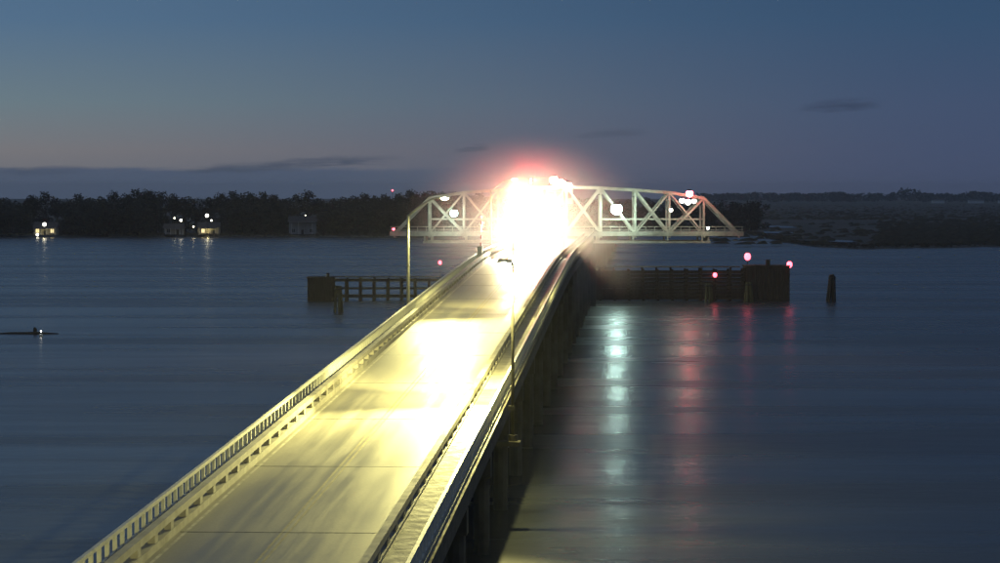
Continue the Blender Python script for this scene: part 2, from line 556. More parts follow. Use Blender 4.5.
# ------------------------------------------------------------------ houses on the far shore
def house(label, px, Y, wd, dp, hw, hr, wall_m, lit, porch):
    g = at(px, HY, Y)
    t = thing('shore_house', label, 'house', (g.x, Y, .8), group='houses on the far shore')
    MB().box((0, 0, hw / 2), (wd, dp, hw)).build('wall', wall_m, t)
    rb = MB()
    ov = .5
    x0, x1, y0, y1 = -wd / 2 - ov, wd / 2 + ov, -dp / 2 - ov, dp / 2 + ov
    rb.add([(x0, y0, hw), (x1, y0, hw), (x1, y1, hw), (x0, y1, hw), (x0, 0, hw + hr), (x1, 0, hw + hr)],
           [(0, 1, 5, 4), (2, 3, 4, 5), (0, 4, 3), (1, 2, 5), (0, 3, 2, 1)])
    rb.build('roof', M['roof_shingle'], t)
    nwin = max(2, int(wd / 3))
    for k in range(nwin):
        x = -wd / 2 + wd * (k + .5) / nwin
        if k == nwin // 2:
            d = MB().box((x, -dp / 2 - .03, 1.05), (.95, .06, 2.1)).build('door', M['dark_metal'], t)
            continue
        wn = MB().box((x, -dp / 2 - .03, 1.7), (1.3, .06, 1.5)).build('window', M['lit_window'] if lit else M['glass'], t)
        fr = MB()
        for sx in (-.7, 0, .7): fr.box((x + sx, -dp / 2 - .07, 1.7), (.09, .06, 1.6))
        fr.box((x, -dp / 2 - .075, 2.5), (1.5, .07, .1)); fr.box((x, -dp / 2 - .075, .9), (1.5, .07, .1))
        fr.build('window_frame', M['white_paint'], wn)
    pb = MB().box((0, -dp / 2 - 1.2, .12), (wd * .8, 2.4, .24))
    pb.build('porch_floor', M['timber'], t)
    for k in range(4):
        MB().box((-wd * .38 + wd * .76 * k / 3, -dp / 2 - 2.2, hw / 2 + .1), (.16, .16, hw - .25)).build('porch_post', M['white_paint'], t)
    MB().add([(-wd * .42, -dp / 2 - .02, hw + .1), (wd * .42, -dp / 2 - .02, hw + .1), (wd * .42, -dp / 2 - 2.6, hw - .25), (-wd * .42, -dp / 2 - 2.6, hw - .25),
              (-wd * .42, -dp / 2 - .02, hw - .02), (wd * .42, -dp / 2 - .02, hw - .02), (wd * .42, -dp / 2 - 2.6, hw - .37), (-wd * .42, -dp / 2 - 2.6, hw - .37)],
             [(0, 1, 2, 3), (7, 6, 5, 4), (0, 3, 7, 4), (3, 2, 6, 7), (2, 1, 5, 6), (1, 0, 4, 5)]).build('porch_roof', M['roof_shingle'], t)
    if porch:
        lamp_light('porch_glow', 'POINT', t, (0, -dp / 2 - 2.0, hw - .7), porch, (1, .85, .4), .2)
    return t


house('pale house with a blazing porch light at the left end of the far shore', 46, 1158, 9, 7, 2.9, 2.4, M['siding'], True, 60)
house('small grey house left of the brightly lit yard on the far shore', 174, 1158, 7.5, 6, 2.7, 1.9, M['grey_siding'], False, 6)
house('yellow lit house under the tall yard lamp on the far shore', 209, 1160, 8.5, 7, 3.0, 2.2, M['siding'], True, 170)
house('dim pale house alone among the dark trees of the far shore', 303, 1166, 11, 8, 5.2, 2.4, M['grey_siding'], False, 0)


def yard_lamp(label, px, py, Y, r, mat, power, color):
    p = at(px, py, Y)
    t = thing('yard_lamp', label, 'lamp', (p.x, Y, .6), group='lamps on the far shore')
    h = p.z - .6
    MB().tube([(0, 0, 0), (0, 0, h)], [.09, .06], 7).build('pole', M['dark_metal'], t)
    MB().ball((0, -.1, h + r * .6), r, 10, 6).build('globe', mat, t, True)
    MB().tube([(0, -.1, h + r * 1.55), (0, -.1, h + r * 1.9)], [r * .7, r * .2], 8).build('lamp_cap', M['dark_metal'], t)
    if power: lamp_light('lamp_glow', 'POINT', t, (0, -r - .4, h), power, color, .2)


YW = (1, .85, .45)
yard_lamp('bright cream lamp before the porch of the leftmost shore house', 44.5, 225.5, 1149, .75, M['white_lamp'], 60, YW)
yard_lamp('white lamp low at the waterline left of the leftmost house', 37.5, 235.5, 1142, .55, M['white_lamp'], 4, YW)
yard_lamp('tall bright white yard lamp, tallest light on the far shore', 207, 216.5, 1146, .68, M['white_lamp'], 110, YW)
yard_lamp('small lamp just right of the tall yard lamp', 211.5, 221, 1147, .35, M['white_lamp'], 15, YW)
yard_lamp('white lamp beside the small grey shore house', 181, 221, 1148, .5, M['white_lamp'], 20, YW)
yard_lamp('faint pale lamp above the small grey shore house', 174.5, 218.5, 1151, .28, M['warm_lamp'], 4, YW)
yard_lamp('dull orange lamp low between the two lit shore houses', 193.5, 227, 1147, .3, M['warm_lamp'], 20, (1, .5, .2))
yard_lamp('small lamp by the dim house among the trees', 305.5, 215.5, 1155, .16, M['warm_lamp'], 2, YW)


# small dock before the leftmost house
def dock(label, px0, px1, Y):
    a, c = at(px0, HY, Y), at(px1, HY, Y)
    t = thing('shore_dock', label, 'dock', (a.x, Y, 0), group='docks on the far shore')
    L = c.x - a.x
    MB().box((L / 2, 0, 1.35), (L, 2, .18)).build('deck', M['pale_timber'], t)
    for k in range(6):
        MB().tube([(L * k / 5, -.7, -1.2), (L * k / 5, -.7, 1.8)], .13, 7).build('pile', M['wet_timber'], t)


dock('low timber dock at the far left of the far shore', -20, 33, 1146)
dock('short timber dock below the two lit shore houses', 186, 216, 1146)

# red beacon mast over the wood
p = at(392.5, 191, 1260)
t = thing('beacon_mast', 'thin mast with a red beacon rising above the far wood', 'mast', (p.x, 1260, .8))
hm = p.z - .8
for a in (0, 2.09, 4.19):
    MB().tube([(.6 * math.cos(a), .6 * math.sin(a), 0), (.12 * math.cos(a), .12 * math.sin(a), hm)], .05, 5).build('mast_leg', M['dark_metal'], t)
for k in range(8):
    q = .6 - .48 * k / 8; z = hm * k / 8 + .4
    MB().beam((q, 0, z), (-q * .5, q * .87, z + 1), .05, .05).beam((-q * .5, q * .87, z), (-q * .5, -q * .87, z + 1), .05, .05).beam((-q * .5, -q * .87, z), (q, 0, z + 1), .05, .05).build('mast_brace', M['dark_metal'], t)
MB().ball((0, 0, hm + .3), .42, 8, 6).build('beacon', M['red_lamp'], t, True)

# far pale buildings on the right horizon
for px, wpx, lab in ((938, 12, 'tiny pale building at the foot of the far right woods'), (976, 15, 'long pale building below the far right horizon'), (1003, 9, 'pale building cut by the right edge of the picture')):
    Y = 4300
    g = at(px, HY, Y); L = wpx / F * Y
    t = thing('distant_building', lab, 'building', (g.x, Y, 1.2), group='far pale buildings')
    MB().box((0, 0, 2.2), (L, 12, 4.4)).build('wall', M['white_paint'], t)
    MB().add([(-L / 2 - .5, -6.6, 4.4), (L / 2 + .5, -6.6, 4.4), (L / 2 + .5, 6.6, 4.4), (-L / 2 - .5, 6.6, 4.4), (-L / 2, 0, 6.8), (L / 2, 0, 6.8)],
             [(0, 1, 5, 4), (2, 3, 4, 5), (0, 4, 3), (1, 2, 5), (0, 3, 2, 1)]).build('roof', M['roof_shingle'], t)

# ------------------------------------------------------------------ the approach bridge
AX, A0 = 138 / F, -288 / F * 123
D_END = 458.0


def axis(d): return Vector((AX * d + A0, d, 0))


SIDE = Vector((1, -AX, 0)).normalized()
DIRV = Vector((AX, 1, 0)).normalized()
YAW = math.atan2(-AX, 1)


def deck_z(d):
    s = .28; q = (312 - d) * .0233 / s
    return 10.7 - s * (q if q > 30 else math.log(1 + math.exp(q)))


def path(d0, d1, step, dz=0.0):
    n = max(1, int(round((d1 - d0) / step)))
    return [(axis(d0 + (d1 - d0) * i / n) + Vector((0, 0, deck_z(d0 + (d1 - d0) * i / n) + dz)), SIDE) for i in range(n + 1)]


def rect(u0, u1, w0, w1): return [(u0, w0), (u0, w1), (u1, w1), (u1, w0)]


bridge = thing('approach_bridge', 'long concrete approach bridge rising to the open swing span', 'bridge', (0, 0, 0))
P = path(24, D_END, 6)
slab = MB().sweep(rect(-5.45, 5.45, -.42, -.02), P).build('deck_slab', M['old_concrete'], bridge)
road = MB().sweep(rect(-4.26, 3.56, -.02, .06), P).build('roadway', M['asphalt'], bridge)
for u in (-4.0, 3.3):
    MB().sweep(rect(u - .06, u + .06, .06, .064), P).build('edge_line', M['white_line'], road)
for u in (-.47, -.23):
    MB().sweep(rect(u - .05, u + .05, .06, .064), P).build('centre_line', M['yellow_line'], road)
d = 43.0
while d < D_END - 5:
    MB().beam(axis(d) + SIDE * -4.2 + Vector((0, 0, deck_z(d) + .058)), axis(d) + SIDE * 3.5 + Vector((0, 0, deck_z(d) + .058)), .10, .02).build('expansion_joint', M['dark_metal'], road)
    d += 20.0
MB().sweep(rect(-5.35, -4.55, -.02, .22), P).build('safety_walk', M['concrete'], bridge)
MB().sweep(rect(3.85, 5.35, -.02, .22), P).build('sidewalk', M['concrete'], bridge)
for u in (-4.8, -2.4, 0, 2.4, 4.8):
    MB().sweep(rect(u - .28, u + .28, -1.75, -.42), path(24, D_END, 12)).build('girder', M['girder_steel'], bridge)


def parapet(name, u, label):
    """low inner parapet: base kerb, posts with long slots between, top beam"""
    r = MB().sweep(rect(u - .17, u + .17, -.02, .34), P).build(name, M['concrete'], bridge)
    tag(r, label)
    MB().sweep(rect(u - .15, u + .15, .66, .92), P).build('top_beam', M['concrete'], r)
    pm = MB().box((0, 0, .5), (.26, .62, .319)).mesh('parapet_post', M['concrete'])
    d = 27.0
    while d < D_END - .5:
        place('parapet_post', pm, r, axis(d) + SIDE * u + Vector((0, 0, deck_z(d))), YAW)
        d += 3.4


def railing(name, u, label):
    """outer railing: slim posts, top rail, lower rail"""
    r = MB().sweep(rect(u - .07, u + .07, .98, 1.12), P).build(name, M['rail_paint'], bridge)
    tag(r, label)
    MB().sweep(rect(u - .05, u + .05, .36, .44), P).build('lower_rail', M['rail_paint'], r)
    pm = MB().box((0, 0, .60), (.13, .20, .76)).mesh('railing_post', M['rail_paint'])
    d = 25.7
    while d < D_END - .5:
        place('railing_post', pm, r, axis(d) + SIDE * u + Vector((0, 0, deck_z(d))), YAW)
        d += 1.4


railing('outer_railing', -5.25, 'pale outer railing on the left side')
railing('outer_railing', 5.25, 'pale outer railing along the right sidewalk')
parapet('inner_parapet', -4.42, 'low slotted parapet on the left of the road')
parapet('inner_parapet', 3.72, 'low slotted parapet between road and right sidewalk')

# bents
d = 43.0
while d < D_END:
    z = deck_z(d) - 1.75
    c = axis(d)
    pr = MB().box(c + Vector((0, 0, z - .55)), (10.2, 1.3, 1.1), Matrix.Rotation(YAW, 3, 'Z')).build('pier_cap', M['old_concrete'], bridge)
    for u in (-4.6, -1.55, 1.55, 4.6):
        MB().tube([c + SIDE * u + Vector((0, 0, -3)), c + SIDE * u + Vector((0, 0, z - .8))], .42, 10).build('column', M['old_concrete'], pr)
    d += 20.0
# end pier of the fixed span
c = axis(D_END - 1.2)
MB().box(c + Vector((0, 0, 3.2)), (11.5, 2.4, 11.4), Matrix.Rotation(YAW, 3, 'Z')).build('end_pier', M['old_concrete'], bridge)

# the far approach beyond the channel
far = thing('far_approach_bridge', 'far approach bridge leading on to the marsh behind the open span', 'bridge', (0, 0, 0))


def far_z(d): return 10.7 - max(0, (d - 560)) * .014


def fpath(step=12):
    return [(axis(d) + Vector((0, 0, far_z(d))), SIDE) for d in [516 + step * i for i in range(int((1100 - 516) / step) + 1)]]


FP = fpath()
MB().sweep(rect(-5.4, 5.4, -1.6, 0), FP).build('deck_slab', M['old_concrete'], far)
for u in (-5.2, 5.2, -4.4, 3.7):
    MB().sweep(rect(u - .12, u + .12, 0, .95), FP).build('parapet', M['concrete'], far)
d = 518.0
while d < 1100:
    for u in (-4, 4):
        c = axis(d) + SIDE * u
        MB().tube([c + Vector((0, 0, -2)), c + Vector((0, 0, far_z(d) - 1.5))], .6, 8).build('column', M['old_concrete'], far)
    d += 24


# ------------------------------------------------------------------ street lamps on the bridge
STREET = (1.0, .90, .31)


def street_lamp(label, d, side, power, lift=7.8, arm=2.6, rise=1.45, mat='galvanised', r0=.15):
    u = 5.72 * side
    c = axis(d) + SIDE * u
    zb = deck_z(d) - 2.2
    t = thing('street_lamp', label, 'street lamp', (c.x, c.y, zb), YAW, 'street lamps on the bridge')
    top = lift + 2.2
    MB().tube([(0, 0, 0), (0, 0, .35)], .28, 10).build('base', M[mat], t)
    MB().tube([(0, 0, .3), (0, 0, top * .5), (0, 0, top)], [r0, r0 * .87, r0 * .67], 9).build('pole', M[mat], t, True)
    MB().box((-.35 * side, 0, -.12), (1.5, .9, .24)).build('bracket', M['old_concrete'], t)
    MB().box((-.35 * side, 0, 1.8), (.9, .25, .25)).build('stay', M[mat], t)
    pts = [(-side * arm * (1 - math.cos(a)) if False else -side * arm * q, 0, top - .05 + rise * math.sin(q * math.pi / 2)) for q, a in [(i / 7, 0) for i in range(8)]]
    MB().tube(pts, [.085] * 4 + [.07] * 4, 8).build('arm', M[mat], t, True)
    ex = -side * (arm + .35); ez = top + rise
    hd = MB().add([(ex - .45, -.2, ez - .05), (ex + .4, -.14, ez - .05), (ex + .4, .14, ez - .05), (ex - .45, .2, ez - .05),
                   (ex - .3, -.12, ez + .17), (ex + .4, -.08, ez + .12), (ex + .4, .08, ez + .12), (ex - .3, .12, ez + .17)],
                  [(0, 3, 2, 1), (4, 5, 6, 7), (0, 1, 5, 4), (1, 2, 6, 5), (2, 3, 7, 6), (3, 0, 4, 7)]).build('lamp_head', M['white_paint'], t)
    MB().ball((ex - .05, 0, ez - .09), (.34, .20, .17), 10, 6).build('lens', M['warm_lamp'], hd, True)
    # a road luminaire throws most of its light up and down the road
    lamp_light('street_lamp_light', 'SPOT', t, (ex - .05 * side, 0, ez - .35), power * .22, STREET, .15, (-.15 * side, 0, -1), 160, .5)
    for q in (-1, 1):
        lamp_light('street_lamp_light', 'SPOT', t, (ex - .05 * side, q * .05, ez - .35), power * (1.6 if q < 0 else .8), STREET, .15, (-.75 * side, q * 2.7 if q < 0 else q * 2.2, -1), 80, 1.0)
    return t


street_lamp('street lamp with a curved arm left of the road, nearest on that side', 224.5, -1, 27000)
street_lamp('street lamp left of the road beside the glare, farther on that side', 351, -1, 25000)
street_lamp('near street lamp right of the sidewalk with its base below the deck', 153.5, 1, 80000, 7.4, .10, .12, 'pole_metal', .10)
street_lamp('added unseen street lamp of the right row, lights the near road', 38, 1, 75000, 7.4, .10, .12, 'pole_metal', .10)  # added lamp out of view, brightens the near road

# ------------------------------------------------------------------ swing span
DP = 487.0
PIV = at(566, HY, DP); PIV.z = 0
KX = DP / F          # metres to a photo pixel at the pivot
PAN = 34 * KX        # panel length
ZB, ZL = at(566, 233, DP).z, at(566, 241.5, DP).z
span = thing('swing_span', 'pale green steel truss swing span turned open across the channel', 'bridge', (PIV.x, DP, 0))
tops = [at(0, y, DP).z for y in (187, 188, 190, 192.5, 198)]     # upper chord by node, from the centre out


def node_top(i): return tops[abs(i)]


for yy in (-4.2, 4.2):
    X = lambda i: PAN * i
    def mem(name, a, c, w, h):
        return MB().beam((a[0], yy, a[1]), (c[0], yy, c[1]), w, h).build(name, M['truss_paint'], span)
    for i in range(-5, 5):
        mem('bottom_chord', (X(i) + .02, ZB), (X(i + 1) - .02, ZB), .5, .62)
    for i in range(-4, 4):
        mem('top_chord', (X(i), node_top(i)), (X(i + 1), node_top(i + 1)), .55, .50)
    for i in range(-4, 5):
        mem('vertical_member', (X(i), ZB), (X(i), node_top(i)), .36, .36)
    for s in (-1, 1):
        mem('end_post', (X(5 * s), ZB + .1), (X(4 * s), node_top(4)), .52, .48)
        mem('diagonal_member', (X(0), ZB), (X(s), node_top(1)), .38, .36)
        mem('diagonal_member', (X(s), ZB), (X(0), node_top(0)), .30, .30)
        mem('diagonal_member', (X(s), node_top(1)), (X(2 * s), ZB), .40, .38)
        mem('diagonal_member', (X(2 * s), node_top(2)), (X(3 * s), ZB), .36, .34)
        mem('diagonal_member', (X(2 * s), ZB), (X(3 * s), node_top(3)), .32, .30)
        mem('diagonal_member', (X(3 * s), ZB), (X(4 * s), node_top(4)), .38, .36)
        mem('diagonal_member', (X(3 * s), node_top(3)), (X(4 * s), ZB), .26, .24)
        zm = at(0, 219, DP).z
        for i in (1, 2, 3):
            mem('mid_strut', (X(i * s), zm), (X((i + 1) * s), zm), .22, .22)
for i in range(-4, 5):
    z = node_top(i)
    MB().beam((PAN * i, -4.2, z), (PAN * i, 4.2, z), .28, .34).build('portal_strut', M['truss_paint'], span)
    MB().beam((PAN * i, -4.2, z - 1.1), (PAN * i, 4.2, z - 1.1), .2, .2).build('sway_brace', M['truss_paint'], span)
for i in range(-4, 4):
    MB().beam((PAN * i, -4.2, node_top(i) + .05), (PAN * (i + 1), 4.2, node_top(i + 1) + .05), .2, .16).build('lateral_brace', M['truss_paint'], span)
    MB().beam((PAN * i, 4.2, node_top(i) - .12), (PAN * (i + 1), -4.2, node_top(i + 1) - .12), .2, .16).build('lateral_brace', M['truss_paint'], span)
for i in range(-5, 6):
    MB().beam((PAN * i, -5.6, ZB - .35), (PAN * i, 5.6, ZB - .35), .35, .7).build('floor_beam', M['truss_paint'], span)
MB().box((0, 0, ZB + .18), (PAN * 10 + 1.6, 7.6, .22)).build('deck', M['asphalt'], span)
MB().box((0, -5.0, ZB + .12), (PAN * 10 + 1.6, 1.2, .14)).build('sidewalk', M['concrete'], span)
wr = MB().box((0, -5.5, ZB + 1.15), (PAN * 10 + 1.6, .10, .12)).build('walk_railing', M['truss_paint'], span)
MB().box((0, -5.5, ZB + .65), (PAN * 10 + 1.6, .08, .08)).build('lower_rail', M['truss_paint'], wr)
pm = MB().box((0, 0, .65), (.10, .10, 1.0)).mesh('railing_post', M['truss_paint'])
for k in range(41):
    place('railing_post', pm, wr, (-PAN * 5 - .6 + (PAN * 10 + 1.2) * k / 40, -5.5, ZB))
for k in range(2):
    yy = -5.58 if k == 0 else 5.6
    MB().box((0, yy, ZB - .05), (PAN * 10 + 1.7, .12, .75)).build('fascia_beam', M['truss_paint'], span)
# lower maintenance walkway slung under the span
XL = 142 * KX
for yy in (-5.75, 5.2):
    MB().box((0, yy, ZL), (XL * 2, .35, .38)).build('lower_beam', M['truss_paint'], span)
for i in range(-4, 5):
    for yy in (-5.75, 5.2):
        MB().beam((PAN * i + (-.4 if i > 0 else .4 if i < 0 else 0), yy, ZL), (PAN * i + (-.4 if i > 0 else .4 if i < 0 else 0), yy, ZB - .4), .28, .28).build('hanger', M['truss_paint'], span)
for s in (-1, 1):
    MB().box((s * (XL - .3), 0, (ZL + ZB) / 2 - .2), (.35, 10.6, 1.2)).build('end_diaphragm', M['truss_paint'], span)
# tender's cabin in the middle of the truss
cab = MB().box((-1.2, 0, node_top(0) - 1.6), (4.6, 4.4, 2.6)).build('tender_cabin', M['siding'], span)
MB().add([(-4.0, -2.7, node_top(0) - .28), (1.6, -2.7, node_top(0) - .28), (1.6, 2.7, node_top(0) - .28), (-4.0, 2.7, node_top(0) - .28), (-2.4, 0, node_top(0) + .85), (0, 0, node_top(0) + .85)],
         [(0, 1, 5, 4), (2, 3, 4, 5), (0, 4, 3), (1, 2, 5), (0, 3, 2, 1)]).build('cabin_roof', M['roof_shingle'], cab)
for k in range(3):
    MB().box((-2.7 + 1.5 * k, -2.22, node_top(0) - 1.4), (1.1, .06, 1.1)).build('cabin_window', M['glass'], cab)

# pivot pier
pb = MB()
pb.tube([(PIV.x, DP, -3), (PIV.x, DP, ZL - 1.6), (PIV.x, DP, ZL - 1.5), (PIV.x, DP, ZL - .5)], [5.2, 5.0, 4.2, 4.2], 28)
tag(pb.build('pivot_pier', M['old_concrete']), 'round concrete pivot pier under the middle of the swing span', 'pier')


# lamps fixed on the span
def truss_lamp(label, px, py, r, mat, power, color, Y=DP - 7.2, mount='up', spot=None):
    p = at(px, py, Y)
    t = thing('span_lamp', label, 'lamp', p, group='lamps on the swing span')
    MB().ball((0, 0, 0), r, 12, 8).build('bulb', mat, t, True)
    MB().tube([(0, .05, r * .7), (0, .05, r * 1.15)], [r * .95, r * .35], 10).build('shade', M['dark_metal'], t)
    MB().beam((0, r * .6, .02), (0, 3.0, .02), .1, .1).build('bracket', M['dark_metal'], t)
    if power: lamp_light('span_lamp_light', 'POINT', t, (0, -r - .35, -.1), power, color, .25)
    return t


GW, WW, RD = (.74, 1, .85), (1, .93, .62), (1, .03, .06)
truss_lamp('large round greenish white lamp in the second panel right of the glare', 616.5, 209, .95, M['green_white_lamp'], 620, GW)
truss_lamp('small lamp by a vertical member between two larger truss lamps', 671, 210, .32, M['white_lamp'], 60, WW)
truss_lamp('left one of the lamps clustered by the right end post', 682, 200.5, .46, M['white_lamp'], 60, WW)
truss_lamp('middle one of the lamps clustered by the right end post', 688, 202, .5, M['white_lamp'], 60, WW)
truss_lamp('right one of the lamps clustered by the right end post', 694, 201, .42, M['white_lamp'], 60, WW)
truss_lamp('red tinged lamp on top of the right end of the span', 689.5, 193.5, .62, M['red_beacon'], 15, RD)
truss_lamp('small low lamp at the foot of the last right vertical', 708, 228, .26, M['white_lamp'], 40, WW)
truss_lamp('left bright lamp on top of the span above the glare', 554, 180, .70, M['flood_lens'], 160, WW)
truss_lamp('middle bright lamp on top of the span above the glare', 561, 183, .75, M['flood_lens'], 160, WW)
truss_lamp('right bright lamp on top of the span above the glare', 568, 186, .70, M['flood_lens'], 160, WW)
truss_lamp('red lamp at the left tip of the swing span', 393.5, 229, .25, M['red_lamp'], 5, RD)
truss_lamp('white lamp on the left arm of the span seen past the curved street lamp', 454, 213, .62, M['green_white_lamp'], 160, GW)

# ------------------------------------------------------------------ fender of the open span: piles and planks
YF = DP - 9.5
KF = YF / F


def fx(px): return at(px, HY, YF).x
def fz(py): return at(0, py, YF).z


def fender(label, px0, px1, y_top, step, block, gap_from, posts):
    x0, x1 = fx(px0), fx(px1)
    t = thing('timber_fender', label, 'fender', (0, 0, 0), group='timber fenders beside the channel')
    zt = fz(y_top)
    nn = max(2, int((x1 - x0) / step))
    for row, yy in enumerate((YF, YF + 5.0)):
        for k in range(nn + 1):
            x = x0 + (x1 - x0) * k / nn
            MB().tube([(x, yy, -2.5), (x + random.uniform(-.05, .05), yy, zt + random.uniform(-.15, .25))], [.23, .19], 8).build('pile', M['timber'], t)
    return t, x0, x1, zt


# left arm
t, x0, x1, zt = fender('dark timber fender left of the road under the open span', 332, 470, 279, 2.3, None, None, None)
for k, yy in enumerate((YF - .3, YF + 5.3)):
    for z in (zt - .25, 1.9, .7):
        if z == 1.9 and k == 0: continue
        MB().beam((x0, yy, z), (x1, yy, z), .22, .32).build('wale', M['timber'], t)
nb = int((x1 - x0) / .9)
for k in range(nb):
    MB().box((x0 + .45 + .9 * k, YF + 2.5, zt + .32 + random.uniform(-.01, .01)), (.8, 5.8, .09)).build('walkway_plank', M['timber'], t)
# its solid end block
zb = fz(277)
xa, xb_ = fx(307.5), fx(331)
for yy in (YF - .6, YF + 4.6):
    k = 0; x = xa
    while x < xb_:
        MB().box((x + .22, yy, zb / 2 - .8 + random.uniform(-.06, .06)), (.42, .3, zb + 1.6)).build('plank', M['timber'], t); x += .46
for x in (xa + .1, xb_ - .1):
    for k in range(9):
        MB().box((x, YF - .1 + .5 * k + .2, zb / 2 - .8), (.3, .44, zb + 1.5)).build('plank', M['timber'], t)
MB().box(((xa + xb_) / 2, YF + 2, zb - .1), (xb_ - xa + .3, 5.6, .22)).build('cap', M['timber'], t)
MB().box((xb_ - .5, YF - .3, zb + .35), (.5, .5, .7)).build('bollard', M['timber'], t)

# right arm
t, x0, x1, zt = fender('long dark timber fender right of the road under the open span', 586, 745, 269, 2.3, None, None, None)
for k, yy in enumerate((YF - .3, YF + 5.3)):
    z = .4
    while z < zt - .1:
        MB().beam((x0, yy, z), (x1, yy, z), .2, .40).build('wale', M['timber'], t); z += .62
nb = int((x1 - x0) / .9)
for k in range(nb):
    MB().box((x0 + .45 + .9 * k, YF + 2.5, zt + .32 + random.uniform(-.01, .01)), (.8, 5.8, .09)).build('walkway_plank', M['timber'], t)
zb = fz(265.5)
xa, xb_ = fx(746), fx(789)
for yy in (YF - .6, YF + 5.6):
    x = xa
    while x < xb_:
        MB().box((x + .22, yy, zb / 2 - .8 + random.uniform(-.08, .08)), (.42, .3, zb + 1.6)).build('plank', M['timber'], t); x += .46
for x in (xa + .1, xb_ - .1):
    for k in range(11):
        MB().box((x, YF - .1 + .5 * k + .2, zb / 2 - .8), (.3, .44, zb + 1.5)).build('plank', M['timber'], t)
MB().box(((xa + xb_) / 2, YF + 2.5, zb - .1), (xb_ - xa + .3, 6.6, .22)).build('cap', M['timber'], t)
MB().box((fx(768), YF - .2, zb + .5), (.7, .5, 1.0)).build('bollard', M['timber'], t)


def pile_cluster(label, px, y_top, Y, nrow, mat, lean=0.0):
    c = at(px, HY, Y)
    t = thing('pile_cluster', label, 'piles', (c.x, Y, 0), group='pile clusters in the river')
    zt = at(px, y_top, Y).z
    for k in range(nrow):
        a = 2 * math.pi * k / nrow
        q = 0 if nrow == 1 else .42
        MB().tube([(q * 1.9 * math.cos(a) + lean, q * 1.9 * math.sin(a), -2.5), (q * .8 * math.cos(a), q * .8 * math.sin(a), zt - random.uniform(0, .5))], [.24, .2], 8).build('pile', mat, t)
    for z in (zt - .7,):
        MB().tube([(0, 0, z), (0, 0, z + .16)], .66, 14).build('cable_band', M['dark_metal'], t)
    return t


pile_cluster('pale pile cluster before the left fender block', 338, 285, YF - 45, 5, M['pale_timber'])
pile_cluster('pale pile cluster under the left red lamp of the right fender', 709, 282, YF - 5, 5, M['pale_timber'])
pile_cluster('pale pile cluster under the highest red lamp of the right fender', 749, 281, YF - 5, 6, M['pale_timber'])
pile_cluster('lone dark pile cluster standing in open water right of the fender', 832.5, 274, YF - 3, 6, M['wet_timber'], -.3)


def nav_light(label, px, py, Y, r, z_base):
    p = at(px, py, Y)
    t = thing('navigation_light', label, 'lamp', (p.x, Y, z_base), group='red navigation lights on the fenders')
    h = p.z - z_base
    MB().tube([(0, 0, -.4), (0, 0, h - r)], .06, 7).build('post', M['dark_metal'], t)
    MB().ball((0, 0, h), (r, r, r * 1.2), 10, 8).build('lens', M['red_lamp'], t, True)
    MB().tube([(0, 0, h + r * 1.1), (0, 0, h + r * 1.35)], [r * .7, r * .2], 8).build('cap', M['dark_metal'], t)
    lamp_light('navigation_glow', 'POINT', t, (0, -r - .3, h), 3, RD, .2)


nav_light('red light low on the right fender, leftmost of three', 715, 275, YF - .5, .36, 3.2)
nav_light('red light highest of three over the right fender', 747.5, 256.5, YF + .5, .55, fz(265.5))
nav_light('red light at the right end of the right fender', 789.5, 264.5, YF - .3, .48, 4.4)
nav_light('red light over the left fender near the road', 440, 262.5, YF + 1, .30, 4.0)

# drifting log and float on the left
Yl = ground(35, 334).y
lx = lambda px: at(px, HY, Yl).x
b = MB().tube([(lx(-6), Yl, .02), (lx(10), Yl + .2, .08), (lx(24), Yl, .06), (lx(36), Yl - .2, .10), (lx(58), Yl, .0)], [.08, .16, .2, .22, .1], 9)
t = tag(b.build('drift_log', M['wet_timber'], None, True), 'dark drift log lying low in the water at the left edge', 'log')
b = MB().tube([(lx(34), Yl, .1), (lx(34.5), Yl, .6), (lx(33.8), Yl - .1, .85)], [.22, .26, .12], 8)
b.build('branch_stub', M['wet_timber'], t, True)
p = ground(41, 336.5)
t = thing('marker_float', 'small white float beside the drift log', 'float', (p.x, p.y, 0))
MB().ball((0, 0, .12), .26, 10, 8).build('float_ball', M['white_paint'], t, True)
MB().tube([(0, 0, .3), (0, 0, .62)], .035, 6).build('stem', M['dark_metal'], t)
MB().ball((0, 0, .66), .10, 8, 6).build('light', M['white_lamp'], t, True)

# ------------------------------------------------------------------ added work lights and truck for the glare; gate at the span end
FW = (1.0, .93, .68)


def on_deck(d, u): return axis(d) + SIDE * u + Vector((0, 0, deck_z(d) + .06))


def added_work_light(label, d, u, h, power):  # added stand lights that feed the glare at the road end
    t = thing('added_work_light', label, 'work light', on_deck(d, u), YAW, 'added work lights at the end of the road')
    for k in range(3):
        a = R(90 + 120 * k)
        lg = MB().tube([(math.cos(a) * .8, math.sin(a) * .8 + .3, .02), (0, .3, 1.3)], .03, 6).build('leg', M['galvanised'], t)
        MB().ball((math.cos(a) * .8, math.sin(a) * .8 + .3, .04), .05, 6, 4).build('foot', M['rubber'], lg)
    MB().tube([(0, .3, .5), (0, .3, h * .6), (0, .3, h)], [.045, .04, .03], 8).build('mast', M['galvanised'], t)
    MB().beam((-.9, .3, h), (.9, .3, h), .07, .07).build('cross_bar', M['galvanised'], t)
    for sx in (-.75, -.25, .25, .75):
        hd = MB().box((sx, .12, h + .3), (.44, .22, .42)).build('flood_head', M['dark_metal'], t)
        MB().box((sx, -.01, h + .3), (.38, .03, .36)).build('flood_lens', M['flood_lens'], hd)
    lamp_light('flood_light', 'SPOT', t, (0, -.25, h + .2), power, FW, .5, (-.03, -1, -.06), 178, .4)
    return t


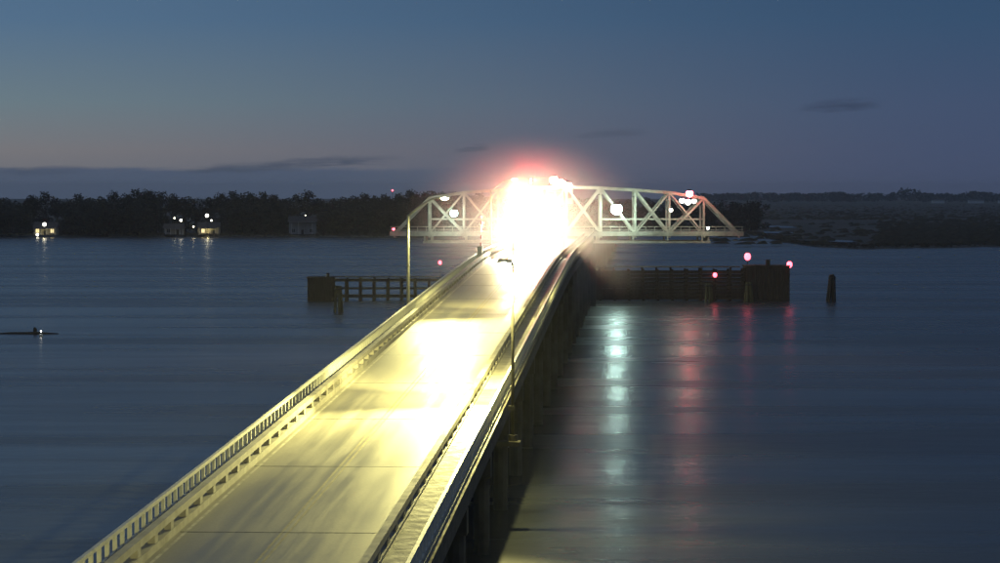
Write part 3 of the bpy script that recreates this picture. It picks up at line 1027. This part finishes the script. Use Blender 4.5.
added_work_light('added work light on a stand feeding the glare in the left lane, nearer one', 322, -1.7, 3.2, 30000)
added_work_light('added work light on a stand feeding the glare in the middle of the road, farther one', 350, .7, 4.8, 30000)


def added_truck(label, d, u):  # added truck, its headlights help make the glare
    t = thing('added_truck', label, 'truck', on_deck(d, u), YAW)
    # front of the truck looks down the road at the camera (-y)
    MB().box((0, 1.0, .72), (2.0, 7.0, .3)).build('chassis', M['dark_metal'], t)
    cb = MB()
    prof = [(-3.0, .75), (-3.05, 1.35), (-2.1, 1.55), (-1.55, 2.5), (-.1, 2.55), (-.1, .75)]
    nn = len(prof)
    cb.add([(x, y, z) for x in (-1.08, 1.08) for y, z in prof],
           [tuple(range(nn - 1, -1, -1)), tuple(range(nn, 2 * nn))] + [(i, (i + 1) % nn, (i + 1) % nn + nn, i + nn) for i in range(nn)])
    cab_ = cb.build('cab', M['white_paint'], t)
    MB().add([(-.95, -2.08, 1.63), (.95, -2.08, 1.63), (.9, -1.6, 2.43), (-.9, -1.6, 2.43)], [(0, 1, 2, 3)]).build('windscreen', M['glass'], cab_)
    MB().box((0, 2.3, 2.05), (2.35, 4.5, 2.3)).build('cargo_box', M['white_paint'], t)
    MB().box((0, -3.12, .72), (2.15, .2, .32)).build('bumper', M['galvanised'], t)
    MB().box((0, -3.075, 1.08), (1.1, .06, .36)).build('grille', M['dark_metal'], t)
    for s in (-1, 1):
        MB().box((s * .82, -3.08, 1.08), (.36, .08, .28)).build('headlight', M['flood_lens'], t)
        for y in (-2.1, 2.9):
            w = MB().tube([(s * .80, y, .48), (s * 1.12, y, .48)], .48, 16).build('wheel', M['rubber'], t)
            MB().tube([(s * 1.12, y, .48), (s * 1.15, y, .48)], .26, 12).build('rim', M['galvanised'], w)
        MB().box((s * 1.32, -1.6, 1.75), (.2, .12, .4)).build('mirror', M['dark_metal'], t)
    lb = MB().box((0, -.9, 2.62), (1.5, .35, .14)).build('light_bar', M['dark_metal'], t)
    for k in range(4):
        MB().box((-.55 + .37 * k, -1.09, 2.62), (.26, .04, .10)).build('beacon', M['red_lamp'], lb)
    lamp_light('headlight_beam', 'SPOT', t, (0, -3.3, 1.1), 36000, FW, .4, (0, -1, -.12), 100, .7)


added_truck('added white work truck, its headlights feed the glare on the road', 368, -2.0)

# traffic gate with its housing beside the left lamp
t = thing('traffic_gate', 'traffic gate with raised arm by the left railing before the glare', 'gate', axis(313) + SIDE * -4.95 + Vector((0, 0, deck_z(313) + .22)), YAW)
MB().box((0, 0, .75), (.55, .6, 1.5)).build('housing', M['white_paint'], t)
MB().box((0, 0, 1.53), (.62, .68, .07)).build('housing_cap', M['galvanised'], t)
am = MB().beam((.05, -.36, .9), (.18, -.36, 4.7), .10, .16).build('gate_arm', M['white_paint'], t)
for k in range(4):
    z = 1.6 + .8 * k
    MB().beam((.05 + .034 * (z - .9), -.36, z), (.05 + .034 * (z - .5), -.36, z + .4), .11, .17).build('stripe', M['red_paint'], am)
MB().ball((.19, -.36, 4.8), .12, 8, 6).build('gate_lamp', M['red_lamp'], am, True)
# added signal mast, source of the red glow over the road end
c = on_deck(352, 1.1)
t = thing('added_signal', 'added red signal on a mast, source of the glow above the white glare', 'signal', on_deck(352, 3.3), YAW)
hs = at(531, 181, 352).z - c.z
MB().tube([(0, 0, 0), (0, 0, hs + .4)], [.12, .08], 9).build('mast', M['galvanised'], t)
ax = at(531, 181, 352).x - on_deck(352, 3.3).x
MB().tube([(0, 0, hs + .3), (ax, 0, hs + .5)], [.08, .06], 8).build('arm', M['galvanised'], t)
hd = MB().box((ax, 0, hs), (.5, .35, .9)).build('signal_head', M['dark_metal'], t)
MB().ball((ax, -.2, hs + .2), (.2, .1, .2), 10, 6).build('red_lens', M['red_lamp'], hd, True)
MB().ball((ax, -.2, hs - .22), (.2, .1, .2), 10, 6).build('red_lens', M['red_lamp'], hd, True)
lamp_light('signal_glow', 'SPOT', t, (ax, -.45, hs), 34000, RD, .3, (0, -1, .5), 165, .5)

# added scattering volume, stands in for the lens glare at the road end
def glare_mist():
    m = bpy.data.materials.new('glare_mist')
    m.use_nodes = True
    tr = m.node_tree; tr.nodes.clear()
    w = NT(tr)
    tc = w.n('ShaderNodeTexCoord').outputs['Object']
    ln = w.n('ShaderNodeVectorMath', operation='LENGTH')
    tr.links.new(w.mapping(tc, (1 / GLARE_MIST[0], 1 / GLARE_MIST[1], 1 / GLARE_MIST[2])), ln.inputs[0])
    f = w.math('POWER', w.math('SUBTRACT', 1.0, ln.outputs['Value'], clamp=True), 2.0)
    v = tr.nodes.new('ShaderNodeVolumePrincipled')
    v.inputs['Color'].default_value = (.95, .95, .95, 1)
    w.put(v.inputs['Density'], w.math('MULTIPLY', f, .046))
    v.inputs['Anisotropy'].default_value = .1
    o = tr.nodes.new('ShaderNodeOutputMaterial')
    tr.links.new(v.outputs[0], o.inputs['Volume'])
    return m


GLARE_MIST = (17, 32, 13)
c = at(530, 236, 342)
tag(MB().ball((0, 0, 0), GLARE_MIST, 32, 20).build('glare_mist', glare_mist(), None, True, c), 'added glowing vapour standing in for the white glare at the road end', 'glare_mist', kind='stuff')


# thin river haze round the whole place
def haze():
    m = bpy.data.materials.new('haze')
    m.use_nodes = True
    tr = m.node_tree; tr.nodes.clear()
    v = tr.nodes.new('ShaderNodeVolumePrincipled')
    v.inputs['Color'].default_value = (.9, .92, .95, 1)
    v.inputs['Density'].default_value = .00008
    v.inputs['Anisotropy'].default_value = .3
    o = tr.nodes.new('ShaderNodeOutputMaterial')
    tr.links.new(v.outputs[0], o.inputs['Volume'])
    return m


tag(MB().box((0, 3350, 15), (9000, 7500, 42)).build('haze', haze()), 'thin haze over the river', 'haze', kind='stuff')
